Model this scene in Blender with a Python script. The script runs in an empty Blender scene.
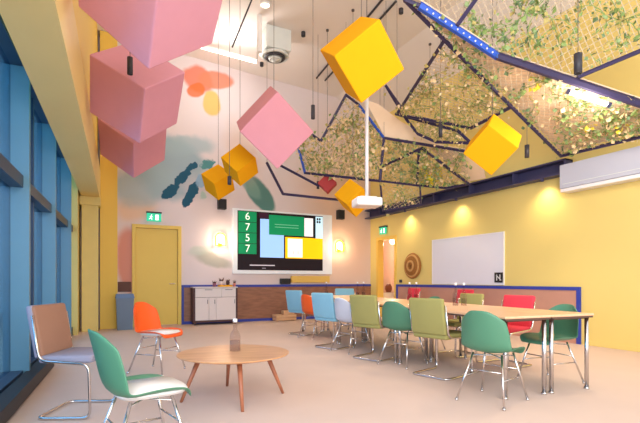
import bpy, bmesh, math, random
from mathutils import Vector, Matrix, Quaternion
SC = bpy.context.scene
COL = SC.collection
random.seed(7)
PI = math.pi
# ------------------------------------------------------------------ camera
cam_d = bpy.data.cameras.new('camera'); cam = bpy.data.objects.new('camera', cam_d); COL.objects.link(cam)
cam.location = (0, 0, 1.07)
cam.rotation_euler = (PI/2, 0, -math.atan(220/440))
cam_d.sensor_fit = 'HORIZONTAL'; cam_d.sensor_width = 36; cam_d.lens = 36*440/640
cam_d.shift_y = (280-211.5)/640
cam_d.clip_start = .02
SC.camera = cam
# ------------------------------------------------------------------ world, lamps, exposure
SC.view_settings.view_transform = 'Standard'; SC.view_settings.look = 'None'
SC.view_settings.gamma = 1; SC.view_settings.use_curve_mapping = False
SC.view_settings.exposure = 0.62
world = bpy.data.worlds.new('sky'); SC.world = world; world.use_nodes = True
wn = world.node_tree.nodes; wl = world.node_tree.links
bg = wn['Background']
sky = wn.new('ShaderNodeTexSky'); sky.sky_type = 'HOSEK_WILKIE'; sky.turbidity = 6; sky.ground_albedo = .4
sky.sun_direction = Vector((-.6, .2, .7)).normalized()
hsv = wn.new('ShaderNodeMixRGB'); hsv.inputs[0].default_value = .72; hsv.inputs[2].default_value = (.95, .97, 1, 1)
wl.new(sky.outputs[0], hsv.inputs[1]); wl.new(hsv.outputs[0], bg.inputs[0])
bg.inputs[1].default_value = 1.15

def lamp(name, kind, loc, power, color=(1, 1, 1), parent=None, aim=None, **kw):
    d = bpy.data.lights.new(name, kind); d.energy = power; d.color = color
    for k, v in kw.items(): setattr(d, k, v)
    o = bpy.data.objects.new(name, d); COL.objects.link(o); o.location = loc
    if aim is not None:
        o.rotation_euler = (Vector(aim)-Vector(loc)).to_track_quat('-Z', 'Y').to_euler()
    if parent: o.parent = parent
    return o
# fill light added at the open end behind the camera; daylight from the window side
lamp('fill_rear', 'AREA', (-.4, -2.4, 3.4), 460, (.96, .97, 1), aim=(3.0, 7, 4.7), shape='RECTANGLE', size=6, size_y=5)
lamp('daylight_window', 'AREA', (-2.2, 5.5, 2.4), 480, (.93, .97, 1), aim=(3, 5.5, 1.6), shape='RECTANGLE', size=9, size_y=3.4)

# ------------------------------------------------------------------ materials
def lin(c): c = c/255; return c/12.92 if c <= .04045 else ((c+.055)/1.055)**2.4
def rgb(c): return (lin(c[0]), lin(c[1]), lin(c[2]), 1)
MATS = {}
def mat(name, c, rough=.55, metal=0, var=.05, scale=6, bump=0, bscale=60, spec=.4, emit=None, es=0):
    if name in MATS: return MATS[name]
    m = bpy.data.materials.new(name); m.use_nodes = True; N = m.node_tree.nodes; L = m.node_tree.links
    b = N['Principled BSDF']; col = rgb(c)
    b.inputs['Roughness'].default_value = rough; b.inputs['Metallic'].default_value = metal
    b.inputs['Specular IOR Level'].default_value = spec
    tc = N.new('ShaderNodeTexCoord')
    nz = N.new('ShaderNodeTexNoise'); nz.inputs['Scale'].default_value = scale; nz.inputs['Detail'].default_value = 4
    L.new(tc.outputs['Object'], nz.inputs['Vector'])
    mx = N.new('ShaderNodeMixRGB'); L.new(nz.outputs['Fac'], mx.inputs[0])
    mx.inputs[1].default_value = tuple(min(1, x*(1-var)) for x in col[:3])+(1,)
    mx.inputs[2].default_value = tuple(min(1, x*(1+var)) for x in col[:3])+(1,)
    L.new(mx.outputs[0], b.inputs['Base Color'])
    if bump:
        n2 = N.new('ShaderNodeTexNoise'); n2.inputs['Scale'].default_value = bscale
        L.new(tc.outputs['Object'], n2.inputs['Vector'])
        bp = N.new('ShaderNodeBump'); bp.inputs['Strength'].default_value = bump; bp.inputs['Distance'].default_value = .01
        L.new(n2.outputs['Fac'], bp.inputs['Height']); L.new(bp.outputs[0], b.inputs['Normal'])
    if emit is not None:
        b.inputs['Emission Color'].default_value = rgb(emit); b.inputs['Emission Strength'].default_value = es
    MATS[name] = m
    return m
def wood(name, c1, c2, scale=(2, 14, 14), rough=.45):
    if name in MATS: return MATS[name]
    m = bpy.data.materials.new(name); m.use_nodes = True; N = m.node_tree.nodes; L = m.node_tree.links
    b = N['Principled BSDF']; b.inputs['Roughness'].default_value = rough
    tc = N.new('ShaderNodeTexCoord'); mp = N.new('ShaderNodeMapping'); mp.inputs['Scale'].default_value = scale
    L.new(tc.outputs['Object'], mp.inputs[0])
    nz = N.new('ShaderNodeTexNoise'); nz.inputs['Scale'].default_value = 1.5; nz.inputs['Detail'].default_value = 6
    L.new(mp.outputs[0], nz.inputs['Vector'])
    cr = N.new('ShaderNodeValToRGB'); cr.color_ramp.elements[0].position = .3; cr.color_ramp.elements[1].position = .7
    cr.color_ramp.elements[0].color = rgb(c1); cr.color_ramp.elements[1].color = rgb(c2)
    L.new(nz.outputs['Fac'], cr.inputs[0]); L.new(cr.outputs[0], b.inputs['Base Color'])
    MATS[name] = m
    return m
def glass_mat(name, c, mixfac=.15, rough=.02):
    if name in MATS: return MATS[name]
    m = bpy.data.materials.new(name); m.use_nodes = True; N = m.node_tree.nodes; L = m.node_tree.links
    N.remove(N['Principled BSDF'])
    tr = N.new('ShaderNodeBsdfTransparent'); tr.inputs[0].default_value = rgb(c)
    gl = N.new('ShaderNodeBsdfGlossy'); gl.inputs['Roughness'].default_value = rough
    lw = N.new('ShaderNodeLayerWeight'); lw.inputs[0].default_value = .35
    ml = N.new('ShaderNodeMath'); ml.operation = 'MULTIPLY'; ml.inputs[1].default_value = mixfac*2; L.new(lw.outputs['Facing'], ml.inputs[0])
    mx = N.new('ShaderNodeMixShader'); L.new(ml.outputs[0], mx.inputs[0])
    L.new(tr.outputs[0], mx.inputs[1]); L.new(gl.outputs[0], mx.inputs[2])
    L.new(mx.outputs[0], N['Material Output'].inputs[0])
    MATS[name] = m
    return m
YEL = (228, 204, 122)
M_floor = mat('floor_carpet', (210, 186, 172), .85, var=.05, scale=2.2, bump=.15, bscale=160, spec=.2)
M_ceil = mat('ceiling_paint', (236, 228, 222), .8, var=.03, scale=1.2)
M_yellow = mat('yellow_paint', YEL, .6, var=.025, scale=1)
M_yellow_d = mat('yellow_paint_deep', (234, 196, 88), .6, var=.03, scale=1)
M_door = mat('yellow_door_paint', (226, 194, 92), .5, var=.03, scale=3)
M_soffit = mat('beam_yellow', (232, 206, 134), .55, var=.03, scale=2)
M_blue = mat('trim_blue', (52, 66, 160), .45)
M_dado_back = wood('dado_brown_wood', (132, 88, 66), (158, 108, 82), (3, 3, 14))
M_dado_right = mat('dado_pinkish_board', (192, 142, 122), .7, var=.06)
M_winblue = mat('window_frame_blue', (90, 136, 158), .4, var=.04)
M_windark = mat('window_frame_dark', (40, 60, 84), .4)
M_winglass = glass_mat('window_glass_blue', (140, 176, 200), .35)
M_navy = mat('steel_navy', (62, 60, 92), .5)
M_bar = mat('canopy_bar_indigo', (50, 42, 78), .5)
M_barblue = mat('canopy_bar_blue', (40, 86, 190), .45)
M_net = mat('canopy_net_wire', (206, 188, 160), .6)
M_peach = mat('peach_sheet', (246, 220, 188), .8, var=.06)
M_cable = mat('cable_dark', (96, 86, 84), .6)
M_black = mat('matte_black', (30, 29, 32), .5)
M_dark = mat('charcoal', (56, 54, 60), .5)
M_chrome = mat('chrome', (214, 208, 206), .22, metal=1, var=.02)
M_white = mat('white_plastic', (236, 232, 230), .45, var=.015)
M_whiteb = mat('whiteboard_gloss', (226, 224, 232), .22, var=.01)
M_pink = mat('pink_felt', (222, 158, 176), .9, var=.03, bump=.1, bscale=90, spec=.15)
M_pink_d = mat('pink_felt_rose', (220, 152, 164), .9, var=.03, bump=.1, bscale=90, spec=.15)
M_red_f = mat('red_felt', (176, 66, 66), .9, var=.03)
M_ycube = mat('yellow_felt', (240, 172, 18), .9, var=.03, bump=.1, bscale=90, spec=.15)
M_lime = mat('lime_felt', (222, 206, 50), .9, var=.03)
M_green = mat('shell_green', (80, 132, 102), .45, var=.03)
M_orange = mat('shell_orange', (236, 92, 30), .4, var=.03)
M_greysh = mat('shell_pale_grey', (204, 206, 216), .4, var=.03)
M_cream = mat('seat_pad_cream', (228, 222, 218), .9, var=.03, bump=.2, bscale=200)
M_olive = mat('fabric_olive', (158, 150, 90), .9, var=.05, bump=.2, bscale=150, spec=.2)
M_lblue = mat('fabric_light_blue', (134, 182, 200), .9, var=.05, bump=.2, bscale=150, spec=.2)
M_redfab = mat('fabric_red', (222, 66, 80), .9, var=.05, bump=.2, bscale=150, spec=.2)
M_brownfab = mat('fabric_brown', (158, 118, 98), .9, var=.05, bump=.2, bscale=150, spec=.2)
M_greyfab = mat('fabric_blue_grey', (148, 146, 164), .9, var=.05, bump=.2, bscale=150, spec=.2)
M_table = wood('coffee_table_oak', (196, 138, 92), (222, 168, 122), (2, 14, 14), .35)
M_tableleg = wood('coffee_table_leg', (160, 96, 66), (184, 116, 84), (14, 14, 2), .45)
M_conf = wood('meeting_table_top', (222, 172, 130), (234, 190, 150), (12, 2, 12), .35)
M_tedge = mat('table_edge_dark', (92, 66, 54), .5)
M_bin = mat('bin_blue_grey', (108, 124, 144), .5)
M_cred = mat('credenza_white', (226, 214, 210), .5, var=.02)
M_credd = mat('credenza_dark_frame', (84, 52, 54), .5)
M_crate = wood('crate_pine', (206, 156, 112), (226, 184, 142), (2, 12, 12))
M_rattan = mat('woven_rattan', (160, 106, 48), .8, var=.35, scale=40)
M_rattan_l = mat('woven_rattan_light', (204, 156, 92), .8, var=.25, scale=40)
M_bottle = glass_mat('clear_glass', (244, 240, 240), .09)
M_ac = mat('ac_white', (188, 190, 202), .4, var=.015)
M_duct = mat('duct_grey', (214, 218, 214), .5, metal=0)
M_lamp_glow = mat('lamp_glow', (255, 236, 200), .5, emit=(255, 232, 196), es=4)
M_tube_glow = mat('tube_glow', (255, 240, 220), .5, emit=(255, 238, 214), es=4)
M_corr = mat('corridor_wall_paint', (206, 176, 158), .7)
M_concrete = mat('outside_paving', (150, 156, 160), .9)

# ------------------------------------------------------------------ mesh helpers
def obj(name, bm, m, parent=None, smooth=False):
    me = bpy.data.meshes.new(name)
    bmesh.ops.recalc_face_normals(bm, faces=bm.faces)
    bm.to_mesh(me); bm.free()
    for mm in (m if isinstance(m, (list, tuple)) else [m]): me.materials.append(mm)
    if smooth:
        for p in me.polygons: p.use_smooth = True
    o = bpy.data.objects.new(name, me); COL.objects.link(o)
    if parent: o.parent = parent
    return o
def tag(o, label=None, cat=None, group=None, kind=None):
    if label: o['label'] = label
    if cat: o['category'] = cat
    if group: o['group'] = group
    if kind: o['kind'] = kind
    return o
def thing(name, label, cat, loc=(0, 0, 0), rz=0, group=None):
    o = bpy.data.objects.new(name, None); COL.objects.link(o); o.empty_display_size = .05
    o.location = loc; o.rotation_euler = (0, 0, rz)
    return tag(o, label, cat, group)
def box(bm, lo, hi, bev=0, mi=0, M=None, seg=2):
    t = bmesh.new(); bmesh.ops.create_cube(t, size=1)
    for v in t.verts:
        v.co = Vector([(lo[i]+hi[i])/2+v.co[i]*(hi[i]-lo[i]) for i in range(3)])
    if bev: bmesh.ops.bevel(t, geom=t.edges[:], offset=bev, segments=seg, affect='EDGES', profile=.5)
    merge(bm, t, mi, M)
def merge(bm, t, mi=0, M=None):
    for f in t.faces: f.material_index = mi
    if M is not None: bmesh.ops.transform(t, matrix=M, verts=t.verts)
    me = bpy.data.meshes.new('tmp'); t.to_mesh(me); t.free(); bm.from_mesh(me); bpy.data.meshes.remove(me)
def B(lo, hi, bev=0):
    bm = bmesh.new(); box(bm, lo, hi, bev); return bm
def cyl(bm, p, q, r1, r2=None, n=12, mi=0):
    r2 = r1 if r2 is None else r2
    p = Vector(p); q = Vector(q); t = bmesh.new()
    bmesh.ops.create_cone(t, cap_ends=True, segments=n, radius1=r1, radius2=r2, depth=(q-p).length)
    M = Matrix.Translation((p+q)/2) @ (q-p).to_track_quat('Z', 'Y').to_matrix().to_4x4()
    merge(bm, t, mi, M)
def CY(p, q, r1, r2=None, n=12):
    bm = bmesh.new(); cyl(bm, p, q, r1, r2, n); return bm
def fillet(pts, r, n=4):
    pts = [Vector(p) for p in pts]; out = [pts[0]]
    for a, b, c in zip(pts, pts[1:], pts[2:]):
        u = (a-b); w = (c-b); k = min(r, u.length*.45, w.length*.45)
        s = b+u.normalized()*k; e = b+w.normalized()*k
        for i in range(n+1):
            t = i/n; out.append(s*(1-t)**2+b*2*t*(1-t)+e*t*t)
    out.append(pts[-1]); return out
def tube(bm, pts, r, n=8, closed=False):
    pts = [Vector(p) for p in pts]; m = len(pts); rings = []
    d = (pts[1]-pts[0]).normalized(); up = Vector((0, 0, 1)) if abs(d.z) < .9 else Vector((1, 0, 0))
    nrm = d.cross(up).normalized()
    for i in range(m):
        if closed: d = (pts[(i+1) % m]-pts[i-1]).normalized()
        else: d = (pts[min(i+1, m-1)]-pts[max(i-1, 0)]).normalized()
        nrm = (nrm-d*nrm.dot(d)).normalized(); bn = d.cross(nrm)
        rings.append([bm.verts.new(pts[i]+(nrm*math.cos(a)+bn*math.sin(a))*r) for a in (2*PI*k/n for k in range(n))])
    for i in range(m if closed else m-1):
        a, b = rings[i], rings[(i+1) % m]
        for k in range(n): bm.faces.new((a[k], a[(k+1) % n], b[(k+1) % n], b[k]))
    if not closed: bm.faces.new(rings[0]); bm.faces.new(rings[-1][::-1])
def lathe(bm, prof, n=20, M=None, mi=0):
    t = bmesh.new(); rings = []
    for r, z in prof:
        rings.append([t.verts.new((r*math.cos(2*PI*k/n), r*math.sin(2*PI*k/n), z)) for k in range(n)] if r > 1e-5 else [t.verts.new((0, 0, z))])
    for a, b in zip(rings, rings[1:]):
        for k in range(n):
            k2 = (k+1) % n
            if len(a) == 1 and len(b) > 1: t.faces.new((a[0], b[k2], b[k]))
            elif len(b) == 1 and len(a) > 1: t.faces.new((a[k], a[k2], b[0]))
            elif len(a) > 1: t.faces.new((a[k], a[k2], b[k2], b[k]))
    merge(bm, t, mi, M)
def struct(name, bm, m, parent=None):
    o = obj(name, bm, m, parent)
    if not parent: o['kind'] = 'structure'
    return o
def ceil_z(x):
    P = [(-2, 6.5), (2, 6.5), (6, 6.26), (7.16, 5.7), (8, 5.3)]
    for (a, za), (b, zb) in zip(P, P[1:]):
        if x <= b: return za+(zb-za)*(x-a)/(b-a)
    return 5.5

# ------------------------------------------------------------------ room shell
BACK, RIGHT, Y0 = 10.98, 7.16, .6
struct('floor', B((-2.2, -3, -.12), (10, 14, 0)), M_floor)
bm = bmesh.new()
prof = [(-1.6, 6.5), (2, 6.5), (6, 6.26), (7.16, 5.7), (7.4, 5.58)]
vs = [[bm.verts.new((x, y, z+dz)) for x, z in prof] for y, dz in ((Y0, 0), (BACK+.2, 0), (BACK+.2, .15), (Y0, .15))]
for i in range(4):
    for k in range(len(prof)-1): bm.faces.new((vs[i][k], vs[i][k+1], vs[(i+1) % 4][k+1], vs[(i+1) % 4][k]))
bm.faces.new([v[0] for v in vs]); bm.faces.new([v[-1] for v in vs])
struct('ceiling', bm, M_ceil)

# back wall with the painted mural worked into its own paint
def mural_mat():
    m = bpy.data.materials.new('mural_paint'); m.use_nodes = True; N = m.node_tree.nodes; L = m.node_tree.links
    b = N['Principled BSDF']; b.inputs['Roughness'].default_value = .75; b.inputs['Specular IOR Level'].default_value = .25
    tc = N.new('ShaderNodeTexCoord')
    nz = N.new('ShaderNodeTexNoise'); nz.inputs['Scale'].default_value = 1.6; nz.inputs['Detail'].default_value = 5
    L.new(tc.outputs['Object'], nz.inputs['Vector'])
    sub = N.new('ShaderNodeVectorMath'); sub.operation = 'SUBTRACT'; sub.inputs[1].default_value = (.5, .5, .5)
    L.new(nz.outputs['Color'], sub.inputs[0])
    cur = None
    def blob(x, z, rx, rz, ang, c, soft, wob, op=1.0):
        nonlocal cur, sub
        sc = N.new('ShaderNodeVectorMath'); sc.operation = 'SCALE'; sc.inputs['Scale'].default_value = wob
        L.new(sub.outputs[0], sc.inputs[0])
        ad = N.new('ShaderNodeVectorMath'); ad.operation = 'ADD'; L.new(tc.outputs['Object'], ad.inputs[0]); L.new(sc.outputs[0], ad.inputs[1])
        mp = N.new('ShaderNodeMapping'); mp.vector_type = 'TEXTURE'
        mp.inputs['Location'].default_value = (x, BACK, z); mp.inputs['Rotation'].default_value = (0, math.radians(-ang), 0)
        mp.inputs['Scale'].default_value = (rx, 50, rz); L.new(ad.outputs[0], mp.inputs[0])
        ln = N.new('ShaderNodeVectorMath'); ln.operation = 'LENGTH'; L.new(mp.outputs[0], ln.inputs[0])
        mr = N.new('ShaderNodeMapRange'); mr.interpolation_type = 'SMOOTHSTEP'
        mr.inputs['From Min'].default_value = 1-soft; mr.inputs['From Max'].default_value = 1+soft*.3
        mr.inputs['To Min'].default_value = op; mr.inputs['To Max'].default_value = 0
        L.new(ln.outputs['Value'], mr.inputs['Value'])
        mx = N.new('ShaderNodeMixRGB'); L.new(mr.outputs[0], mx.inputs[0])
        if cur is None: mx.inputs[1].default_value = rgb((220, 208, 210))
        else: L.new(cur.outputs[0], mx.inputs[1])
        mx.inputs[2].default_value = rgb(c); cur = mx
    blob(6.3, 3.0, 1.6, 3.2, 0, (226, 186, 150), .8, .5, .8)          # warm wash at the right end
    blob(5.2, 1.2, 2.4, .5, 0, (222, 196, 176), .8, .3, .6)
    blob(.62, 1.5, .34, .85, 3, (210, 128, 104), .3, .2, .8)           # salmon arch by the door
    blob(1.5, 3.75, 1.0, .85, -30, (146, 172, 184), .3, .6, .9); blob(1.9, 4.35, .75, .3, 15, (160, 182, 190), .4, .5, .8); blob(.75, 2.75, .5, .35, 20, (226, 190, 160), .5, .3, .8)       # blue grey wash
    blob(.9, 3.3, .8, .5, 20, (160, 182, 190), .4, .5, .8)
    blob(2.25, 3.35, .6, .4, 0, (206, 196, 200), .6, .4, .7)
    blob(2.15, 5.98, .42, .34, -20, (214, 116, 88), .25, .3, .9)
    blob(2.55, 6.05, .5, .22, 10, (218, 128, 98), .25, .3, .9)
    blob(2.1, 5.72, .25, .18, 25, (224, 110, 56), .2, .2, .9)
    blob(2.5, 5.45, .24, .34, 0, (224, 184, 96), .2, .2, .9)
    blob(3.75, 3.3, .62, .3, -52, (74, 128, 122), .2, .2, .95)          # teal leaf above the screen
    blob(3.45, 3.55, .5, .2, -50, (122, 160, 150), .3, .2, .8)
    blob(3.3, 4.4, .5, .9, 20, (214, 176, 150), .7, .6, .5)
    blob(2.5, 1.55, .55, .18, -12, (168, 170, 158), .4, .3, .8)
    blob(2.15, 1.75, .3, .14, 0, (184, 196, 186), .5, .3, .7)
    n8 = N.new('ShaderNodeTexNoise'); n8.inputs['Scale'].default_value = 7; n8.inputs['Detail'].default_value = 5
    L.new(tc.outputs['Object'], n8.inputs['Vector'])
    sub = N.new('ShaderNodeVectorMath'); sub.operation = 'SUBTRACT'; sub.inputs[1].default_value = (.5, .5, .5)
    L.new(n8.outputs['Color'], sub.inputs[0])
    for x, z, a, r, k in ((2.02, 3.84, 35, .16, .55), (1.78, 3.55, 48, .28, .36), (1.5, 3.18, 42, .26, .5), (1.98, 3.16, 62, .38, .3)):
        blob(x, z, r, r*k, a, (36, 88, 114), .1, .16, 1)
    blob(2.4, 3.92, .2, .12, 25, (84, 142, 146), .2, .3, 1)
    blob(2.22, 3.5, .13, .17, 0, (138, 172, 200), .25, .2, .9)
    blob(2.27, 3.14, .1, .12, 0, (158, 190, 180), .3, .2, .8)
    L.new(cur.outputs[0], b.inputs['Base Color'])
    return m
bm = bmesh.new()
for lo, hi in (((-.7, 2.36), (7.16, 6.5)), ((-.7, 0), (.655, 2.36)), ((1.75, 0), (7.16, 2.36))):
    box(bm, (lo[0], BACK, lo[1]), (hi[0], BACK+.15, hi[1]))
struct('wall_back', bm, mural_mat())
# right wall with the doorway
bm = bmesh.new()
for y0, y1, z0, z1 in ((Y0, 9.77, 0, 5.75), (9.77, 10.585, 2.22, 5.75), (10.585, BACK+.15, 0, 5.75)):
    box(bm, (RIGHT, y0, z0), (RIGHT+.16, y1, z1))
struct('wall_right', bm, M_yellow)
struct('baseboard_right', B((RIGHT-.012, Y0, 0), (RIGHT, 4.58, .07), .003), M_yellow)
# left side: glazed wall, deep beam, bulkhead above it, piers
def wx(y): return -1.075+.05*y
def slab(bm, pts, z0, z1, mi=0):
    a = [bm.verts.new((x, y, z0)) for x, y in pts]; b = [bm.verts.new((x, y, z1)) for x, y in pts]
    n = len(pts); fs = [bm.faces.new(a[::-1]), bm.faces.new(b)]
    for k in range(n): fs.append(bm.faces.new((a[k], a[(k+1) % n], b[(k+1) % n], b[k])))
    for f in fs: f.material_index = mi
fins = [.9, 3.1, 5.3, 7.1, 8.95]
for i, y in enumerate(fins):
    y2 = fins[i+1] if i+1 < len(fins) else 9.75
    bm = bmesh.new()
    d = .17
    slab(bm, [(wx(y)-.05, y), (wx(y)+d, y), (wx(y)+d, y+.09), (wx(y)-.05, y+.09)], 0, 3.75)
    slab(bm, [(wx(y)-.05, y), (wx(y2)-.05, y2), (wx(y2)+.02, y2), (wx(y)+.02, y)], 3.6, 3.75)
    w = struct('window_%d' % (i+1), bm, M_winblue)
    bm = bmesh.new()
    for z0, z1 in ((0, .16), (2.0, 2.12), (3.22, 3.32)):
        slab(bm, [(wx(y)-.03, y+.09), (wx(y)+.12, y+.09), (wx(y2)+.12, y2), (wx(y2)-.03, y2)], z0, z1)
    ym = (y+y2)/2
    slab(bm, [(wx(ym)-.03, ym-.02), (wx(ym)+.06, ym-.02), (wx(ym)+.06, ym+.02), (wx(ym)-.03, ym+.02)], .16, 3.6)
    obj('transom', bm, M_windark, w)
    bm = bmesh.new(); slab(bm, [(wx(y), y+.09), (wx(y)+.012, y+.09), (wx(y2)+.012, y2), (wx(y2), y2)], .1, 3.65)
    obj('pane', bm, M_winglass, w)
bm = bmesh.new()
slab(bm, [(wx(9.75)-.1, 9.75), (wx(9.75)+.2, 9.75), (wx(9.75)+.2, BACK), (wx(9.75)-.1, BACK)], 0, 3.75)
struct('wall_left', bm, M_yellow)
def bx(y, s): return (-.36 if s else -.70)+.0345*y      # beam edges, right / left
bm = bmesh.new()
slab(bm, [(bx(Y0, 1), Y0), (bx(BACK, 1), BACK), (bx(BACK, 0), BACK), (bx(Y0, 0), Y0)], 2.8, 3.45)
struct('ceiling_beam', bm, [M_soffit])
bm = bmesh.new()
slab(bm, [(bx(Y0, 1)-.06, Y0), (bx(BACK, 1)-.06, BACK), (bx(BACK, 1)-.2, BACK), (bx(Y0, 1)-.2, Y0)], 3.45, 6.5)
slab(bm, [(bx(Y0, 1)-.2, Y0), (bx(BACK, 1)-.2, BACK), (wx(BACK)-.1, BACK), (wx(Y0)-.1, Y0)], 3.75, 3.85)
struct('wall_bulkhead_left', bm, M_yellow_d)
bm = bmesh.new(); box(bm, (-.34, 10.3, 0), (-.03, 10.6, 2.66), .01); box(bm, (-.38, 10.26, 2.62), (.01, 10.64, 2.8), .01)
struct('trim_pier', bm, mat('pier_pale_yellow', (226, 206, 130), .6))
struct('trim_pilaster', B((.0, BACK-.3, 0), (.345, BACK, 6.49)), M_yellow_d)
struct('exterior_ground', B((-14, -4, -.3), (-2.2, 20, -.15)), M_concrete)
# dado panelling
bm = bmesh.new(); box(bm, (1.80, BACK-.02, .06), (RIGHT, BACK, .89)); struct('trim_dado_back', bm, M_dado_back)
bm = bmesh.new(); box(bm, (1.755, BACK-.035, .89), (RIGHT, BACK, .95), .004); box(bm, (1.755, BACK-.035, 0), (1.81, BACK, .89), .004); box(bm, (1.81, BACK-.035, 0), (RIGHT, BACK, .07), .004)
struct('trim_blue_back', bm, M_blue)
struct('trim_dado_right', B((RIGHT-.02, 4.66, .0), (RIGHT, 9.62, .9)), M_dado_right)
bm = bmesh.new(); box(bm, (RIGHT-.035, 4.6, .895), (RIGHT, 9.68, .955), .004); box(bm, (RIGHT-.035, 4.6, 0), (RIGHT, 4.67, .9), .004); box(bm, (RIGHT-.035, 9.61, 0), (RIGHT, 9.68, .9), .004)
struct('trim_blue_right', bm, M_blue)
# yellow door in the back wall
bm = bmesh.new()
box(bm, (.655, BACK-.04, 0), (.735, BACK+.15, 2.36), .005); box(bm, (1.67, BACK-.04, 0), (1.75, BACK+.15, 2.36), .005); box(bm, (.735, BACK-.04, 2.28), (1.67, BACK+.15, 2.36), .005)
d1 = struct('door_1', bm, M_door)
obj('door_leaf', B((.74, BACK+.02, .01), (1.665, BACK+.07, 2.275), .004), M_door, d1)
bm = bmesh.new(); cyl(bm, (1.58, BACK+.02, .98), (1.58, BACK-.04, .98), .012); cyl(bm, (1.58, BACK-.035, .98), (1.47, BACK-.035, .98), .010)
obj('door_handle', bm, M_chrome, d1)
# open doorway in the right wall and the corridor behind it
bm = bmesh.new()
box(bm, (RIGHT-.02, 9.70, 0), (RIGHT+.18, 9.785, 2.29), .004); box(bm, (RIGHT-.02, 10.57, 0), (RIGHT+.18, 10.655, 2.29), .004); box(bm, (RIGHT-.02, 9.785, 2.205), (RIGHT+.18, 10.57, 2.29), .004)
struct('door_2', bm, M_yellow_d)
bm = bmesh.new(); box(bm, (8.9, 9, 0), (9, 13.6, 2.7)); box(bm, (7.35, 13.5, 0), (8.9, 13.6, 2.7)); box(bm, (7.33, 9, 0), (8.9, 9.1, 2.7)); box(bm, (7.325, 11.14, 0), (7.4, 13.5, 2.7))
struct('wall_corridor', bm, M_corr)
struct('ceiling_corridor', B((7.33, 9, 2.7), (9, 13.6, 2.8)), M_ceil)
# steel beam along the right wall
bm = bmesh.new()
for z0, z1, t in ((2.86, 2.885, .2), (3.085, 3.11, .2), (2.885, 3.085, .03)):
    box(bm, (RIGHT-t, 4.75, z0), (RIGHT, BACK, z1))
box(bm, (RIGHT-.2, 4.75, 2.86), (RIGHT, 4.78, 3.11))
for y in (5.8, 6.9, 8.0, 9.1, 10.2): box(bm, (RIGHT-.19, y, 2.885), (RIGHT, y+.02, 3.085))
struct('steel_beam_right', bm, M_navy)

# ------------------------------------------------------------------ chairs
def grid_surf(rows):
    bm = bmesh.new(); vs = [[bm.verts.new(p) for p in r] for r in rows]
    for a, b in zip(vs, vs[1:]):
        for k in range(len(a)-1): bm.faces.new((a[k], a[k+1], b[k+1], b[k]))
    return bm
SHELL = [(.235, .408, .175), (.225, .432, .205), (.17, .442, .225), (.06, .435, .235), (-.06, .428, .238), (-.14, .436, .238), (-.19, .475, .236), (-.215, .54, .232), (-.235, .63, .225), (-.255, .72, .21), (-.272, .785, .185), (-.28, .81, .15)]
def add_mod(o, sol, sub):
    s = o.modifiers.new('thickness', 'SOLIDIFY'); s.thickness = sol; s.offset = -1
    s = o.modifiers.new('smooth', 'SUBSURF'); s.levels = sub; s.render_levels = sub
def shell_chair(label, m, x, y, rz, pad=None, group=None):
    t = thing('shell_chair', label, 'chair', (x, y, 0), rz, group)
    rows = []
    for i, (px, pz, hw) in enumerate(SHELL):
        f = min(1, max(0, (i-4)/3)); r = []
        for k in range(-4, 5):
            s = k/4
            up = (.055*abs(s)**2.5)*(1-f)*min(1, i/3); fw = .075*abs(s)**2.2*f
            drop = .05*abs(s)**4*(1 if i >= 10 else 0)
            r.append((px+fw-(.03*s*s if i < 2 else 0), hw*s, pz+up-drop))
        rows.append(r)
    o = obj('shell', grid_surf(rows), m, t, True); add_mod(o, .012, 1)
    if pad:
        bm = bmesh.new(); tp = bmesh.new(); bmesh.ops.create_cone(tp, cap_ends=True, segments=28, radius1=1, radius2=1, depth=1)
        for v in tp.verts:
            a = math.atan2(v.co.y, v.co.x); q = (abs(math.cos(a))**4+abs(math.sin(a))**4)**-.25
            v.co = Vector((.03+.19*q*math.cos(a), .195*q*math.sin(a), .458+v.co.z*.034+.0*q))
        bmesh.ops.bevel(tp, geom=[e for e in tp.edges if abs(e.verts[0].co.z-e.verts[1].co.z) < 1e-4], offset=.012, segments=2, affect='EDGES')
        merge(bm, tp); obj('seat_pad', bm, pad, t, True)
    feet = []
    for sx in (1, -1):
        for sy in (1, -1):
            top = (sx*.11+.01, sy*.13, .425); ft = (sx*.23-.01, sy*.215, .01)
            bm = bmesh.new(); tube(bm, [(sx*.03, sy*.1, .42), top, ft] if False else [top, ft], .0095); cyl(bm, (ft[0], ft[1], 0), (ft[0], ft[1], .018), .014)
            obj('leg', bm, M_chrome, t, True); feet.append((top, ft))
    bm = bmesh.new()
    def mid(a, k): return Vector(a[0]).lerp(Vector(a[1]), k)
    for i, j, k1, k2 in ((0, 1, .35, .35), (2, 3, .35, .35), (0, 2, .5, .5), (1, 3, .5, .5), (0, 3, .06, .06), (1, 2, .06, .06)):
        tube(bm, [mid(feet[i], k1), mid(feet[j], k2)], .006, 6)
    obj('stretcher', bm, M_chrome, t, True)
    return t
def pad_bm(w, h, th, bend=0, bev=.022):
    bm = bmesh.new(); box(bm, (-th/2, -w/2, -h/2), (th/2, w/2, h/2), bev, seg=3)
    return bm
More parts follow.
